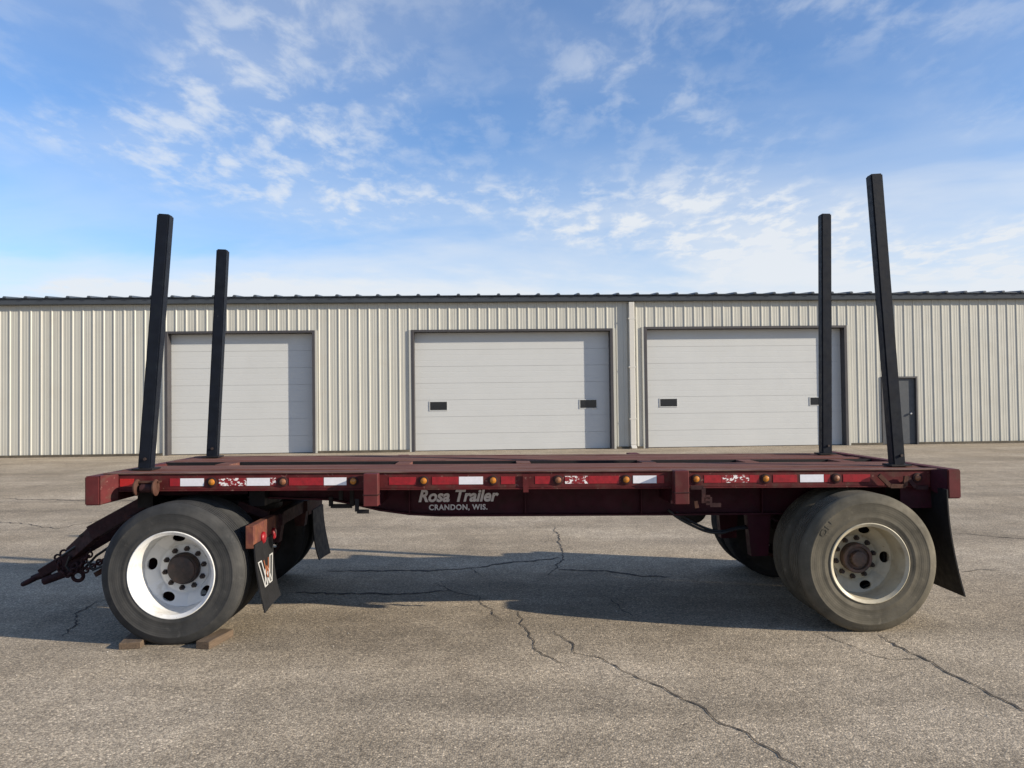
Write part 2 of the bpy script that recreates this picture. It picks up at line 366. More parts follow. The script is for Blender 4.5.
# ------------------------------------------------------------------ building
BYAW = math.radians(2.7); BY = 24.6
bld = thing('metal_building', (0, BY, RISE), BYAW, 'long cream ribbed metal building with three white overhead doors', 'building')
BM = Matrix.Translation((0, BY, RISE)) @ Matrix.Rotation(BYAW, 4, 'Z'); BMi = BM.inverted()
def plane_hit(px, py, Mi, y):
    o = Mi @ CAM; d = Mi.to_3x3() @ ray(px, py); t = (y - o.y) / d.y; p = o + d * t; return p.x, p.z
def TB(px, py, t=0.0): return plane_hit(px, py, BMi, t)
S0, S1 = -21.0, 23.0
ZT = TB(512, 302.5)[1]         # top of the wall sheets
RIB = 0.3048; rib0 = TB(72.5, 400)[0]
def prof(s0, s1):
    pts = [(s0, 0.0)]
    k = math.floor((s0 - rib0) / RIB) - 1
    while rib0 + k * RIB < s1 + RIB:
        c = rib0 + k * RIB
        for ds, dt in ((-0.034, 0), (-0.015, -0.018), (0.015, -0.018), (0.034, 0), (0.098, 0), (0.106, -0.003), (0.122, -0.003), (0.130, 0),
                       (0.175, 0), (0.183, -0.003), (0.199, -0.003), (0.207, 0)):
            if s0 + 0.004 < c + ds < s1 - 0.004: pts.append((c + ds, dt))
        k += 1
    pts.append((s1, 0.0)); return pts
def sheet(s0, s1, z0, z1):
    p = prof(s0, s1); m = MB(); n = len(p)
    m.v = [(s, t, z0) for s, t in p] + [(s, t, z1) for s, t in p]
    m.f = [(i, i + 1, i + 1 + n, i + n) for i in range(n - 1)]
    return m.build('wall_panel', 'wall_cream', bld)
def sheets(s0, s1, z0, z1):
    k = math.floor((s0 - rib0 - 0.2) / 0.9144); a = s0
    while a < s1 - 1e-3:
        k += 1; e = rib0 + 0.2 + k * 0.9144
        if e - a < 0.06: continue
        b = min(e, s1)
        if s1 - b < 0.06: b = s1
        sheet(a + 0.0015, b - 0.0015, z0, z1); a = b
doors = [  # opening px left, right, head py, windows px
    (165.5, 315.5, 331.0, []), (411.8, 613.5, 329.2, [(430, 447, 402, 410), (580, 596.5, 400, 407.8)]), (644.8, 847.5, 326.2, [(660, 677, 399, 406.3), (810, 827, 397.6, 404.8)])]
ops = []
for (a, b, hy, wins) in doors:
    ops.append((TB(a, 400)[0], TB(b, 400)[0], TB((a + b) / 2, hy)[1]))
pa, pb = TB(881.5, 410)[0], TB(917.5, 410)[0]; pz = TB(900, 376.5)[1]
allop = sorted(ops + [(pa, pb, pz)])
Z0 = 0.06; cur = S0
for (a, b, z) in allop:
    sheets(cur, a, Z0, ZT); sheets(a, b, z, ZT); cur = b
sheets(cur, S1, Z0, ZT)
DEEP = 0.27
# base trim pieces between openings
cur = S0
for (a, b, z) in allop + [(S1, S1, 0)]:
    MB().box(cur + 0.002, a - 0.002, -0.045, 0.02, -0.05, Z0 + 0.012).build('base_trim', 'base_dirt', bld)
    cur = b
for i, ((a, b, hz), (pl, pr, hy, wins)) in enumerate(zip(ops, doors)):
    for c0, c1 in ((a - 0.07, a - 0.001), (b + 0.001, b + 0.07)):
        MB().box(c0, c1, -0.046, -0.001, 0.0, hz - 0.002).build('corner_trim', 'wall_cream', bld, bevel=0.004)
    m = MB()
    m.box(a, a + 0.085, -0.055, DEEP, 0.0, hz); m.box(b - 0.085, b, -0.055, DEEP, 0.0, hz); m.box(a + 0.086, b - 0.086, -0.055, DEEP, hz - 0.07, hz)
    fr = m.build('overhead_door', 'jamb_charcoal', bld, bevel=0.004)
    L, Rr = a + 0.088, b - 0.088
    m = MB(); m.box(L, Rr, DEEP + 0.02, DEEP + 0.05, 0.03, hz - 0.06); m.build('door_core', 'door_white', fr)
    nsec = 7; hs = (hz - 0.075 - 0.02) / nsec
    for k in range(nsec):
        z0 = 0.02 + k * hs; z1 = z0 + hs - 0.005
        m = MB(); yf = DEEP - 0.03
        p = [(L, yf), (Rr, yf)]
        # gentle embossed lines along each section
        zz = [z0]; 
        for f in (0.33, 0.66): zz += [z0 + f * hs - 0.012, z0 + f * hs - 0.006, z0 + f * hs + 0.006, z0 + f * hs + 0.012]
        zz.append(z1)
        yy = [yf]
        for f in (0, 1): yy += [yf, yf + 0.0015, yf + 0.0015, yf]
        yy.append(yf)
        poly = [(z, y) for z, y in zip(zz, yy)] + [(z1, yf + 0.045), (z0, yf + 0.045)]
        n = len(poly); m.v = [(L, y, z) for z, y in poly] + [(Rr, y, z) for z, y in poly]
        m.f = [tuple(range(n)), tuple(range(2 * n - 1, n - 1, -1))] + [((j + 1) % n, j, j + n, (j + 1) % n + n) for j in range(n)]
        m.build('door_panel', 'door_white', fr)
    for (x0, x1, y0, y1) in wins:
        s0, zt = TB(x0, y0, DEEP - 0.03); s1, zb = TB(x1, y1, DEEP - 0.03)
        m = MB(); yq = DEEP - 0.034
        m.box(s0 - .02, s1 + .02, yq - .012, yq, zb - .02, zb); m.box(s0 - .02, s1 + .02, yq - .012, yq, zt, zt + .02)
        m.box(s0 - .02, s0, yq - .012, yq, zb, zt); m.box(s1, s1 + .02, yq - .012, yq, zb, zt)
        m.build('window_frame', 'door_white', fr)
        MB().box(s0, s1, yq - 0.004, yq - 0.001, zb, zt).build('window_pane', 'glass_dark', fr)
    MB().box(L, Rr, DEEP - 0.028, DEEP + 0.01, 0.0, 0.019).build('bottom_seal', 'black_rubber', fr)
# entry door
m = MB(); m.box(pa, pa + .055, -.045, .12, 0, pz); m.box(pb - .055, pb, -.045, .12, 0, pz); m.box(pa + .056, pb - .056, -.045, .12, pz - .055, pz)
ed = m.build('entry_door', 'trim_charcoal', bld, bevel=0.003)
MB().box(pa + .06, pb - .06, .03, .07, .02, pz - .06).build('door_leaf', 'entry_grey', ed, bevel=0.003)
ks, kz = TB(911, 413.5, 0.0)
m = MB(); m.lathe([(-.045, .0), (-.045, .022), (-.03, .034), (-.005, .034), (0, .022), (.025, .014), (.03, .014)], 14, ctr=(ks - .01, 0.0, kz)); m.build('door_knob', 'steel_knob', ed, smooth=True)
# downspout with straps and a kicked-out foot
ds_, _ = TB(632, 400)
m = MB(); m.box(ds_ - .085, ds_ + .085, -.15, -.04, .12, ZT - .02)
m.hexa([(ds_ - .085, -.32, .02), (ds_ + .085, -.32, .02), (ds_ + .085, -.23, .02), (ds_ - .085, -.23, .02), (ds_ - .085, -.15, .119), (ds_ + .085, -.15, .119), (ds_ + .085, -.04, .119), (ds_ - .085, -.04, .119)])
dsp = m.build('downspout', 'downspout_cream', bld, bevel=0.012)
for z in (0.9, 2.5, 4.0): MB().box(ds_ - .11, ds_ + .11, -.154, -.035, z, z + .04).build('strap', 'downspout_cream', dsp)
# eave gutter, roof with standing ribs
m = MB()
pr_ = [(-0.30, ZT + .005), (-.02, ZT + .005), (-.02, ZT + .17), (-0.30, ZT + .17)]
n = 4; m.v = [(S0 - .1, t, z) for t, z in [(-.18, ZT + .004), (.1, ZT + .004), (.1, ZT + .16), (-.22, ZT + .16)]] + [(S1 + .1, t, z) for t, z in [(-.18, ZT + .004), (.1, ZT + .004), (.1, ZT + .16), (-.22, ZT + .16)]]
m.f = [(0, 1, 2, 3), (7, 6, 5, 4)] + [((j + 1) % n, j, j + n, (j + 1) % n + n) for j in range(n)]
m.build('gutter', 'roof_charcoal', bld, bevel=0.01)
SL = 1 / 12.0; DEP = 9.0; zr = ZT + 0.175
m = MB()
m.hexa([(S0 - .2, -.26, zr), (S1 + .2, -.26, zr), (S1 + .2, DEP, zr + SL * (DEP + .26)), (S0 - .2, DEP, zr + SL * (DEP + .26)),
        (S0 - .2, -.26, zr + .025), (S1 + .2, -.26, zr + .025), (S1 + .2, DEP, zr + .025 + SL * (DEP + .26)), (S0 - .2, DEP, zr + .025 + SL * (DEP + .26))])
m.hexa([(S0 - .2, DEP + .002, zr + SL * (DEP + .26)), (S1 + .2, DEP + .002, zr + SL * (DEP + .26)), (S1 + .2, 2 * DEP + .26, zr), (S0 - .2, 2 * DEP + .26, zr),
        (S0 - .2, DEP + .002, zr + .025 + SL * (DEP + .26)), (S1 + .2, DEP + .002, zr + .025 + SL * (DEP + .26)), (S1 + .2, 2 * DEP + .26, zr + .025), (S0 - .2, 2 * DEP + .26, zr + .025)])
roof = m.build('roof', 'roof_charcoal', bld)
rm = MB(); z_ = .026
q0 = (-.285, z_); 
rm.hexa([(-.06, -.30, z_ - .004), (.06, -.30, z_ - .004), (.06, DEP, z_ + SL * (DEP + .26)), (-.06, DEP, z_ + SL * (DEP + .26)),
         (-.03, -.30, z_ + .042), (.03, -.30, z_ + .042), (.03, DEP, z_ + .042 + SL * (DEP + .26)), (-.03, DEP, z_ + .042 + SL * (DEP + .26))])
rme = rm.mesh('roof_rib', 'roof_charcoal')
k = 0; s = rib0 - 34 * 2 * RIB
while s < S1 + .1:
    if s > S0 - .1: link('roof_rib', rme, roof, (s, 0, zr))
    s += 2 * RIB
# plain end and back walls close the shell
m = MB(); m.box(S0, S0 + .1, 0.03, 2 * DEP, 0, ZT); m.build('end_wall', 'wall_cream', bld)
m = MB(); m.box(S1 - .1, S1, 0.03, 2 * DEP, 0, ZT); m.build('end_wall', 'wall_cream', bld)
m = MB(); m.box(S0 + .11, S1 - .11, 2 * DEP - .1, 2 * DEP, 0, ZT); m.build('back_wall', 'wall_cream', bld)
m = MB(); m.box(S0 + .11, S1 - .11, DEEP + .06, DEEP + .12, -0.05, ZT - .01); m.build('wall_lining', 'trim_charcoal', bld)

# ------------------------------------------------------------------ trailer
TY, TYAW = 5.83, math.radians(1.3)
tr = thing('log_trailer', (0, TY, 0), TYAW, 'maroon flat log trailer with four black stakes parked on the asphalt', 'trailer')
TM = Matrix.Translation((0, TY, 0)) @ Matrix.Rotation(TYAW, 4, 'Z'); TMi = TM.inverted()
def T(px, py, v): return plane_hit(px, py, TMi, v)
def U(px, v, py=480): return T(px, py, v)[0]
VN, VF = 0.25, 2.11            # near and far deck edge
VC = 1.235
WT = 2 * VC                    # overall width across the tyres
(ua, za), (ub, zb) = T(125, 473.6, VN), T(945, 469.2, VN)
def zd(u): return za + (zb - za) * (u - ua) / (ub - ua)      # deck surface, slightly nose-up
def dk(m, u0, u1, v0, v1, h0, h1):
    return m.hexa([(u0, v0, zd(u0) + h0), (u1, v0, zd(u1) + h0), (u1, v1, zd(u1) + h0), (u0, v1, zd(u0) + h0),
                   (u0, v0, zd(u0) + h1), (u1, v0, zd(u1) + h1), (u1, v1, zd(u1) + h1), (u0, v1, zd(u0) + h1)])
UL, UR = U(104, VN), U(944, VN)
# side rails: channel with lip
for v0, sg in ((VN, 1), (VF, -1)):
    m = MB()
    dk(m, UL, UR, min(v0, v0 + sg * .012), max(v0, v0 + sg * .012), -.125, -.006)
    lip = dk(MB(), UL, UR, min(v0 - sg * .014, v0 + sg * .07), max(v0 - sg * .014, v0 + sg * .07), -.0058, 0.006)
    lip.build('rail_lip', 'worn_edge', tr, bevel=0.003)
    dk(m, UL, UR, min(v0 - sg * .010, v0 + sg * .07), max(v0 - sg * .010, v0 + sg * .07), -.135, -.125)
    m.build('side_rail', 'rail_paint', tr, bevel=0.003)
# planks: two strips with an open slot along the middle
pw = 0.172
for base in (VN + .075, VF - .075 - 4 * pw - .018):
    for k in range(4):
        v0 = base + k * (pw + .006); dz = random.uniform(-.004, .004)
        m = MB(); nn = 5; us = [UL + .02 + (UR - UL - .04) * i / nn for i in range(nn + 1)]
        hs = [random.uniform(-.004, .005) for _ in us]
        for i in range(nn):
            u0, u1 = us[i], us[i + 1]
            m.hexa([(u0, v0, zd(u0) - .045), (u1, v0, zd(u1) - .045), (u1, v0 + pw, zd(u1) - .045), (u0, v0 + pw, zd(u0) - .045),
                    (u0, v0, zd(u0) + dz + hs[i]), (u1, v0, zd(u1) + dz + hs[i + 1]), (u1, v0 + pw, zd(u1) + dz + hs[i + 1]), (u0, v0 + pw, zd(u0) + dz + hs[i])])
        m.build('deck_plank', 'deck_plank', tr)
# added pan blocks sun through the slot; added black strip stands in for shade
m = MB(); dk(m, UL + .03, UR - .03, VN + .075 + 4 * pw + .021, VF - .075 - 4 * pw - .02, -.046, -.040); m.build('slot_sun_block', 'black_steel', tr)
m = MB(); dk(m, UL + .03, UR - .03, VF - .075 - 4 * pw - .032, VF - .075 - 4 * pw - .0185, -.039, .004); m.build('slot_shade_strip', 'black_steel', tr)
# cross-members under the planks
for px in (165, 230, 300, 405, 465, 523, 585, 645, 705, 745, 800, 838, 868):
    u = U(px, VC, 463)
    m = MB(); dk(m, u - .035, u + .035, VN + .08, VF - .08, -.14, -.048)
    if px in (405, 523, 645, 745, 230, 838): dk(MB(), u - .06, u + .06, VN + .075 + 4 * pw + .022, VF - .075 - 4 * pw - .034, -.038, .003).build('slot_bridge', 'deck_plank', tr)
    m.build('crossmember', 'shaded_maroon_paint', tr)
# front and rear end beams
for (x0, x1, yt, yb, gx0, gx1, end) in ((84.5, 99.5, 476.5, 505.5, 99.5, 119, -1), (948, 961.5, 469.5, 498.5, 948, 930, 1)):
    vb = 0.10
    u0, z1 = T(x0, yt, vb); u1, z0 = T(x1, yb, vb)
    m = MB(); m.box(u0, u1, vb, WT - vb, z0, z1)
    m.build('end_beam', 'faded_red_paint', tr, bevel=0.008, seg=2)
    for s_ in (0, 1):
        m = MB(); a = (U(gx0, vb), vb + .006); b = (U(gx1, VN), VN - .016)
        zb0 = z0 + .004; zb1 = zd(b[0]) - .19 if end < 0 else zd(b[0]) - .16
        t_ = .012
        def fl(p): return (p[0], p[1] if not s_ else WT - p[1])
        def fl2(p): return (p[0], (p[1] + t_) if not s_ else WT - p[1] - t_)
        e_ = -.003 * end
        pts = [(*fl((a[0] + e_, a[1])), zb0), (*fl(b), zb1), (*fl2(b), zb1), (*fl2((a[0] + e_, a[1])), zb0),
               (*fl((a[0] + e_, a[1])), z1 + .004), (*fl(b), zd(b[0]) - .002), (*fl2(b), zd(b[0]) - .002), (*fl2((a[0] + e_, a[1])), z1 + .004)]
        m.hexa(pts); m.build('corner_gusset', 'rail_paint' if end < 0 else 'shaded_maroon_paint', tr)
# rear side plate below the rail
u0, _ = T(902, 480, VN); m = MB(); dk(m, u0, UR + .03, VN + .03, VN + .045, -.30, -.136); m.build('side_plate', 'shaded_maroon_paint', tr)
# main frame rails: I-beam with a drop belly
bot = [(250, 497), (330, 499.5), (352, 503.5), (380, 510), (410, 514), (440, 515.5), (680, 514.3), (800, 513), (885, 510)]
for v0 in (0.75, WT - 0.75):
    pb_ = [T(x, y, 0.75) for x, y in bot]
    m = MB()
    poly = pb_ + [(pb_[-1][0], zd(pb_[-1][0]) - .142), (pb_[0][0], zd(pb_[0][0]) - .142)]
    m.prism(poly, v0 - .006, v0 + .006)
    for (a, b) in zip(pb_, pb_[1:]):
        m.hexa([(a[0], v0 - .06, a[1] - .001), (b[0], v0 - .06, b[1] - .001), (b[0], v0 + .06, b[1] - .001), (a[0], v0 + .06, a[1] - .001),
                (a[0], v0 - .06, a[1] + .013), (b[0], v0 - .06, b[1] + .013), (b[0], v0 + .06, b[1] + .013), (a[0], v0 + .06, a[1] + .013)])
    for px in (410, 525, 640, 760):
        u, _ = T(px, 490, 0.75); zb_ = T(px, 514, .75)[1]
        m.box(u - .005, u + .005, v0 - .055, v0 - .007, zb_ + .01, zd(u) - .15)
    m.build('frame_rail', 'shaded_maroon_paint', tr)
# front section of the frame over the dolly
for v0 in (0.75, WT - .75):
    a = T(120, 490, .75); b = T(250, 496, .75)
    m = MB(); m.box(a[0], b[0] - .002, v0 - .05, v0 + .05, b[1] + .02, zd(b[0]) - .145); m.build('frame_rail', 'shaded_maroon_paint', tr)
# rail gussets between side rail and frame
for px in (363, 690):
    pass
# stake pocket boxes standing proud of the rail
for (x0, x1, yt, yb, mm) in ((363, 384, 474, 506.5, 'faded_red_paint'), (668.5, 689.5, 471, 504.5, 'faded_red_paint')):
    for near in (1, 0):
        vb = .14; u0, z1 = T(x0 + (6 if x0 > 512 else 0), yt, vb); u1, z0 = T(x1 - (6 if x0 < 512 else 0), yb, vb)
        va, vz = (vb, VN - .017) if near else (WT - VN + .017, WT - vb)
        va, vz = (vb, VN - .015) if near else (VF + .015, WT - vb)
        m = MB(); t_ = .012
        m.box(u0, u1, va, vz, z0, z1)
        pk = m.build('stake_pocket', mm, tr, bevel=0.005)
        zc_ = z0 + (z1 - z0) * .34
        m = MB(); m.box(u0 - .004, u1 + .004, va - .004 if near else va, vz if near else vz + .004, zc_, zc_ + .006); m.build('weld_seam', 'dark_rust', pk)
    m = MB(); m.box(u0 + .01, u1 - .01, VN + .08, VF - .08, zd(u0) - .26, zd(u0) - .145); m.build('bunk_beam', 'shaded_maroon_paint', tr)
# small tab hanging from the rail, with its twin brackets
for (x0, x1, y0, y1) in ((523, 528.5, 474, 492),):
    u0, z1 = T(x0, y0, VN); u1, z0 = T(x1, y1, VN); m = MB(); m.box(u0, u1, VN - .02, VN - .0145, z0, z1); m.build('rail_tab', 'rail_paint', tr)
# hook brackets beside the pockets
def bracket(segs, v, r, matn, name='hook_bracket'):
    m = MB()
    for pts in segs:
        P = [(T(x, y, v)[0], v, T(x, y, v)[1]) for x, y in pts]
        for a, b in zip(P, P[1:]): m.beam(a, b, .03, r, up=(0, 1, 0))
    return m.build(name, matn, tr)
bracket([[(690.5, 487.5), (703.5, 487.5), (703.5, 503)], [(710, 505), (721, 505)], [(706, 497), (710, 497), (710, 503), (706, 503), (706, 497)]], VN - .03, .010, 'dark_rust')
bracket([[(696, 501), (697, 508)]], VN - .02, .01, 'rusty_steel')
bracket([[(357, 499), (357, 511.5), (369, 511.5)]], VN - .02, .011, 'black_steel')
bracket([[(331, 497), (331, 506), (352, 506), (352, 489)], [(341, 489), (341, 500)]], VN + .3, .03, 'black_steel')
# load winches at the front of the near rail
for near in (1, 0):
    for x in (142.5, 161):
        u, z = T(x, 486.5, VN); m = MB()
        m.lathe([(0, .0), (0, .055), (.006, .062), (.014, .062), (.018, .052), (.018, .0)], 18, ctr=(0, 0, 0), axis='X')
        m.build('winch_flange', 'rusty_steel', tr, smooth=True, loc=(u - .018, (VN - .075) if near else (VF + .075), z))
    u0, z = T(143, 487.5, VN); u1, _ = T(160, 487.5, VN)
    v_ = (VN - .075) if near else (VF + .075)
    m = MB(); m.tube([(u0 + .019, v_, z), (u1 - .019, v_, z)], .032, 12); m.build('winch_spool', 'dark_rust', tr, smooth=True)
    m = MB(); m.box(u0 - .02, u1 + .02, min(v_, VN - .016) if near else VF + .016, VN - .016 if near else v_, z + .04, z + .052); m.build('winch_bracket', 'rusty_steel', tr)
# rusty hold-down hook at the rear of the near rail
bracket([[(879, 475), (890, 486), (905, 486), (906, 476)]], VN - .035, .022, 'rusty_steel', 'tie_down_hook')
bracket([[(907, 477), (916, 487.5), (928, 487.5)]], VN - .03, .010, 'dark_rust', 'release_rod')
# reflective tape, chipped in places
def tape(x0, x1, matn, name='reflector_tape', yo=0.0):
    xm = (x0 + x1) / 2; yc = 482.6 + (478.0 - 482.6) * (xm - 130) / 730 + yo
    ya = 482.6 + (478.0 - 482.6) * (x0 - 130) / 730; yb_ = 482.6 + (478.0 - 482.6) * (x1 - 130) / 730
    a = T(x0, ya, VN); b = T(x1, yb_, VN); h = .029
    m = MB(); m.hexa([(a[0], VN - .003, a[1] - h), (b[0], VN - .003, b[1] - h), (b[0], VN - .0005, b[1] - h), (a[0], VN - .0005, a[1] - h),
                      (a[0], VN - .003, a[1] + h), (b[0], VN - .003, b[1] + h), (b[0], VN - .0005, b[1] + h), (a[0], VN - .0005, a[1] + h)])
    return m.build(name, matn, tr)
for x0, x1, mm in ((120, 134, 'bright_red_lens'), (170, 180, 'red_tape'), (180.4, 204, 'white_tape'), (219, 246.5, 'peeled_tape'), (247, 270, 'white_tape'), (270.4, 276, 'peeled_tape'),
                   (289, 323.5, 'red_tape'), (324, 346.5, 'white_tape'), (389, 416, 'red_tape'), (432, 458.6, 'red_tape'), (459, 483, 'white_tape'), (501, 515, 'red_tape'),
                   (535, 550, 'red_tape'), (565, 588, 'peeled_tape'), (588.4, 619, 'red_tape'), (633, 656.5, 'white_tape'), (657, 664, 'red_tape'), (704, 721, 'red_tape'), (721.4, 749, 'peeled_tape'),
                   (749.4, 759, 'red_tape'), (773, 797, 'red_tape'), (800, 823.5, 'white_tape'), (824, 830, 'red_tape'), (843, 870, 'red_tape')):
    tape(x0, x1, mm)
# marker lamps
for x, mm in ((212, 'amber_lens'), (283, 'faded_lens'), (353.4, 'amber_lens'), (423.7, 'amber_lens'), (493, 'amber_lens'), (558, 'faded_lens'), (626, 'amber_lens'), (696, 'amber_lens'),
              (765.5, 'amber_lens'), (836, 'faded_lens'), (917, 'faded_lens')):
    y = 482.6 + (478.0 - 482.6) * (x - 130) / 730; u, z = T(x, y, VN)
    m = MB(); m.lathe([(0, .038), (-.008, .038), (-.011, .033), (-.011, 0)], 20)
    lp = m.build('marker_lamp', 'dark_rust', tr, smooth=True, loc=(u, VN - .0005, z))
    m = MB(); m.lathe([(-.0115, .024), (-.018, .021), (-.022, .013), (-.024, 0)], 20); m.build('lens', mm, lp, smooth=True)
# lettering
def text(body, x0, x1, yb, yt, v, parent, shear=0.0, off=0.0, name='lettering', m='lettering', spacing=1.0):
    cu = bpy.data.curves.new(name, 'FONT'); cu.body = body; cu.shear = shear; cu.offset = off; cu.extrude = 0.001; cu.space_character = spacing
    cu.resolution_u = 4
    tmp = bpy.data.objects.new('tmp_text', cu); C.objects.link(tmp); bpy.context.view_layer.update()
    me = bpy.data.meshes.new_from_object(tmp.evaluated_get(bpy.context.evaluated_depsgraph_get()))
    bpy.data.objects.remove(tmp); bpy.data.curves.remove(cu)
    xs_ = [q.co.x for q in me.vertices]; ys_ = [q.co.y for q in me.vertices]
    a = T(x0, yb, v); b = T(x1, yb + (x1 - x0) * -0.0105, v); tp = T(x0, yt, v)
    sx = (b[0] - a[0]) / (max(xs_) - min(xs_)); cap = 0.69
    sy = (tp[1] - a[1]) / cap; sl = (b[1] - a[1]) / (b[0] - a[0]); mx = min(xs_)
    for q in me.vertices:
        x = (q.co.x - mx) * sx; z = q.co.y * sy; q.co = (a[0] + x, v + q.co.z, a[1] + z + x * sl)
    me.materials.clear(); me.materials.append(M[m]); return link(name, me, parent)
text('Rosa Trailer', 418.5, 499, 501.6, 490.2, 0.7405, tr, 0.26, 0.034)
text('CRANDON, WIS.', 429, 487.5, 510, 504.8, 0.7405, tr, 0.0, 0.028, spacing=1.1)
# stakes
def stake(b, t, v, vt, w, label):
    (u0, z0), (u1, z1) = T(*b, v), T(*t, vt)
    z0 = zd(u0) + .012
    m = MB(); m.beam((u0, v, z0), (u1, vt, z1), w, w, up=(0, 1, 0))
    o = m.build('stake', 'stake_paint', tr, bevel=0.010, seg=2); o['label'] = label
    m = MB(); m.box(u0 - .08, u0 + .08, v - .08, v + .08, zd(u0) + .008, zd(u0) + .02); m.build('base_plate', 'black_steel', o)
    MB().tube([(u0 + .012, v - w / 2 - .014, z0 + .08), (u0 + .012, v - w / 2 + .01, z0 + .08)], .012, 6).build('bolt', 'nut_steel', o)
stake((146.3, 468), (165.6, 215), .53, .53, .098, 'black square stake at the front near corner, leaning towards the rear')
stake((212.8, 457), (223, 250), 1.94, 1.94, .098, 'black square stake at the front far corner')
stake((896.8, 462), (874, 175), .53, .53, .098, 'tallest black square stake, at the rear near corner')
stake((825.3, 451), (824.6, 214.5), 1.94, 1.94, .098, 'upright black square stake at the rear far corner')
# ---- wheels
TR_, TWD = 0.513, 0.28
half = [(.010, .292), (.004, .306), (.000, .325), (-.004, .335), (-.004, .345), (-.001, .352), (-.006, .38), (-.008, .41), (-.006, .435), (-.008, .440), (-.008, .446), (-.004, .452), (.004, .475), (.014, .490), (.024, .500), (.030, .5065), (.036, .510)]
def tyre_mesh(matn, bead=.292):
    tread = []
    gro = [0.066, 0.103, 0.140, 0.177, 0.214]
    for g_ in gro: tread += [(g_ - .007, .5125), (g_ - .005, .499), (g_ + .005, .499), (g_ + .007, .5125)]
    hf = [(.010, bead)] + half[1:]; prof_ = hf + tread + [(TWD - a, r) for a, r in reversed(hf)]
    m = MB(); m.lathe(prof_, 88); return m.mesh('tyre', matn, smooth=True)
def ringseg(m, th0, th1, r0, r1, y0, y1, er, et, n=20):
    er = math.copysign(er, r1 - r0)
    rc, tc_ = (r0 + r1) / 2, (th0 + th1) / 2
    outer = []
    # n boundary points around the sector, matched with the ellipse by angle
    for k in range(n):
        a = 2 * math.pi * k / n; c, s_ = math.cos(a), math.sin(a); q = max(abs(c), abs(s_))
        outer.append((tc_ + (th1 - th0) / 2 * c / q, rc + (r1 - r0) / 2 * s_ / q))
    inner = [(tc_ + et / rc * math.cos(2 * math.pi * k / n), rc + er * math.sin(2 * math.pi * k / n)) for k in range(n)]
    def P(th, r, dy=0): return (r * math.cos(th), y0 + (y1 - y0) * (r - r0) / (r1 - r0) + dy, r * math.sin(th))
    vs = [P(*p) for p in outer] + [P(*p) for p in inner] + [P(*p, .014) for p in inner]
    fs = []
    for k in range(n):
        j = (k + 1) % n; fs += [(k, j, n + j, n + k), (n + k, n + j, 2 * n + j, 2 * n + k)]
    m.add(vs, fs)
def wheel_mesh(matn, ph, k_=1.0):
    m = MB()
    m.lathe([(.012, .286), (.002, .300), (-.004, .309), (-.002, .314), (.004, .316), (.010, .312), (.004, .304), (.010, .298), (.022, .292), (.060, .287), (.085, .282), (.150, .280), (.196, .279), (.204, .275)], 80)
    for k in range(5): ringseg(m, ph + k * 2 * math.pi / 5, ph + (k + 1) * 2 * math.pi / 5, .275, .190, .204, .262, .030, .046, 24)
    m.lathe([(.262, .190), (.268, .184), (.270, .178), (.264, .176), (.264, .10)], 60)
    # back half of the barrel
    m.lathe([(.204, .277), (.26, .27), (.275, .292), (.285, .30)], 48)
    m.v = [(x * k_, y, z * k_) for x, y, z in m.v]
    return m.mesh('wheel', matn, smooth=True)
def hub_mesh(matn, kind):
    m = MB()
    if kind: m.lathe([(.264, .118), (.235, .118), (.228, .112), (.205, .108), (.196, .098), (.185, .096), (.183, .085), (.178, .05), (.176, 0)], 32)
    else: m.lathe([(.264, .112), (.20, .112), (.192, .106), (.192, .088), (.215, .083), (.215, .058), (.17, .055), (.165, .045), (.165, 0)], 32)
    return m.mesh('hub', matn, smooth=True)
nm = MB(); nm.lathe([(0, .021), (-.006, .021), (-.007, .0165), (-.030, .0165), (-.033, .013), (-.033, .008), (-.045, .008), (-.045, 0)], 6)
nutme = nm.mesh('lug_nut', 'nut_steel')
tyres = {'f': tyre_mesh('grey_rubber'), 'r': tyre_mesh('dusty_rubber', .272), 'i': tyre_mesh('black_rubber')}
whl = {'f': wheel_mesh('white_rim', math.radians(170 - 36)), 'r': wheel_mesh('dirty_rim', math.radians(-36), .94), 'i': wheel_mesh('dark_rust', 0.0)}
hubs = {'f': hub_mesh('greasy_hub', 1), 'r': hub_mesh('rusty_hub', 0)}
uf = T(170.8, 573, 0.0)[0]; ur = T(870.2, 564, 0.0)[0]; DU = .352; ZW = .505
for ax, u in (('f', uf), ('r', ur)):
    for side in (0, 1):
        for dual in (0, 1):
            v = DU * dual if not side else WT - DU * dual
            flip = (side == 1)
            if dual: flip = not flip; v += (TWD if side == 0 else -TWD)
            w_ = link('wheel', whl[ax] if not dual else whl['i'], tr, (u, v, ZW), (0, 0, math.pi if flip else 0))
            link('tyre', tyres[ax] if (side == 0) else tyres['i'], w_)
            if not dual:
                link('hub', hubs[ax], w_)
                for k in range(10):
                    a = 2 * math.pi * (k + .3) / 10; link('lug_nut', nutme, w_, (.146 * math.cos(a), .264, .146 * math.sin(a)))
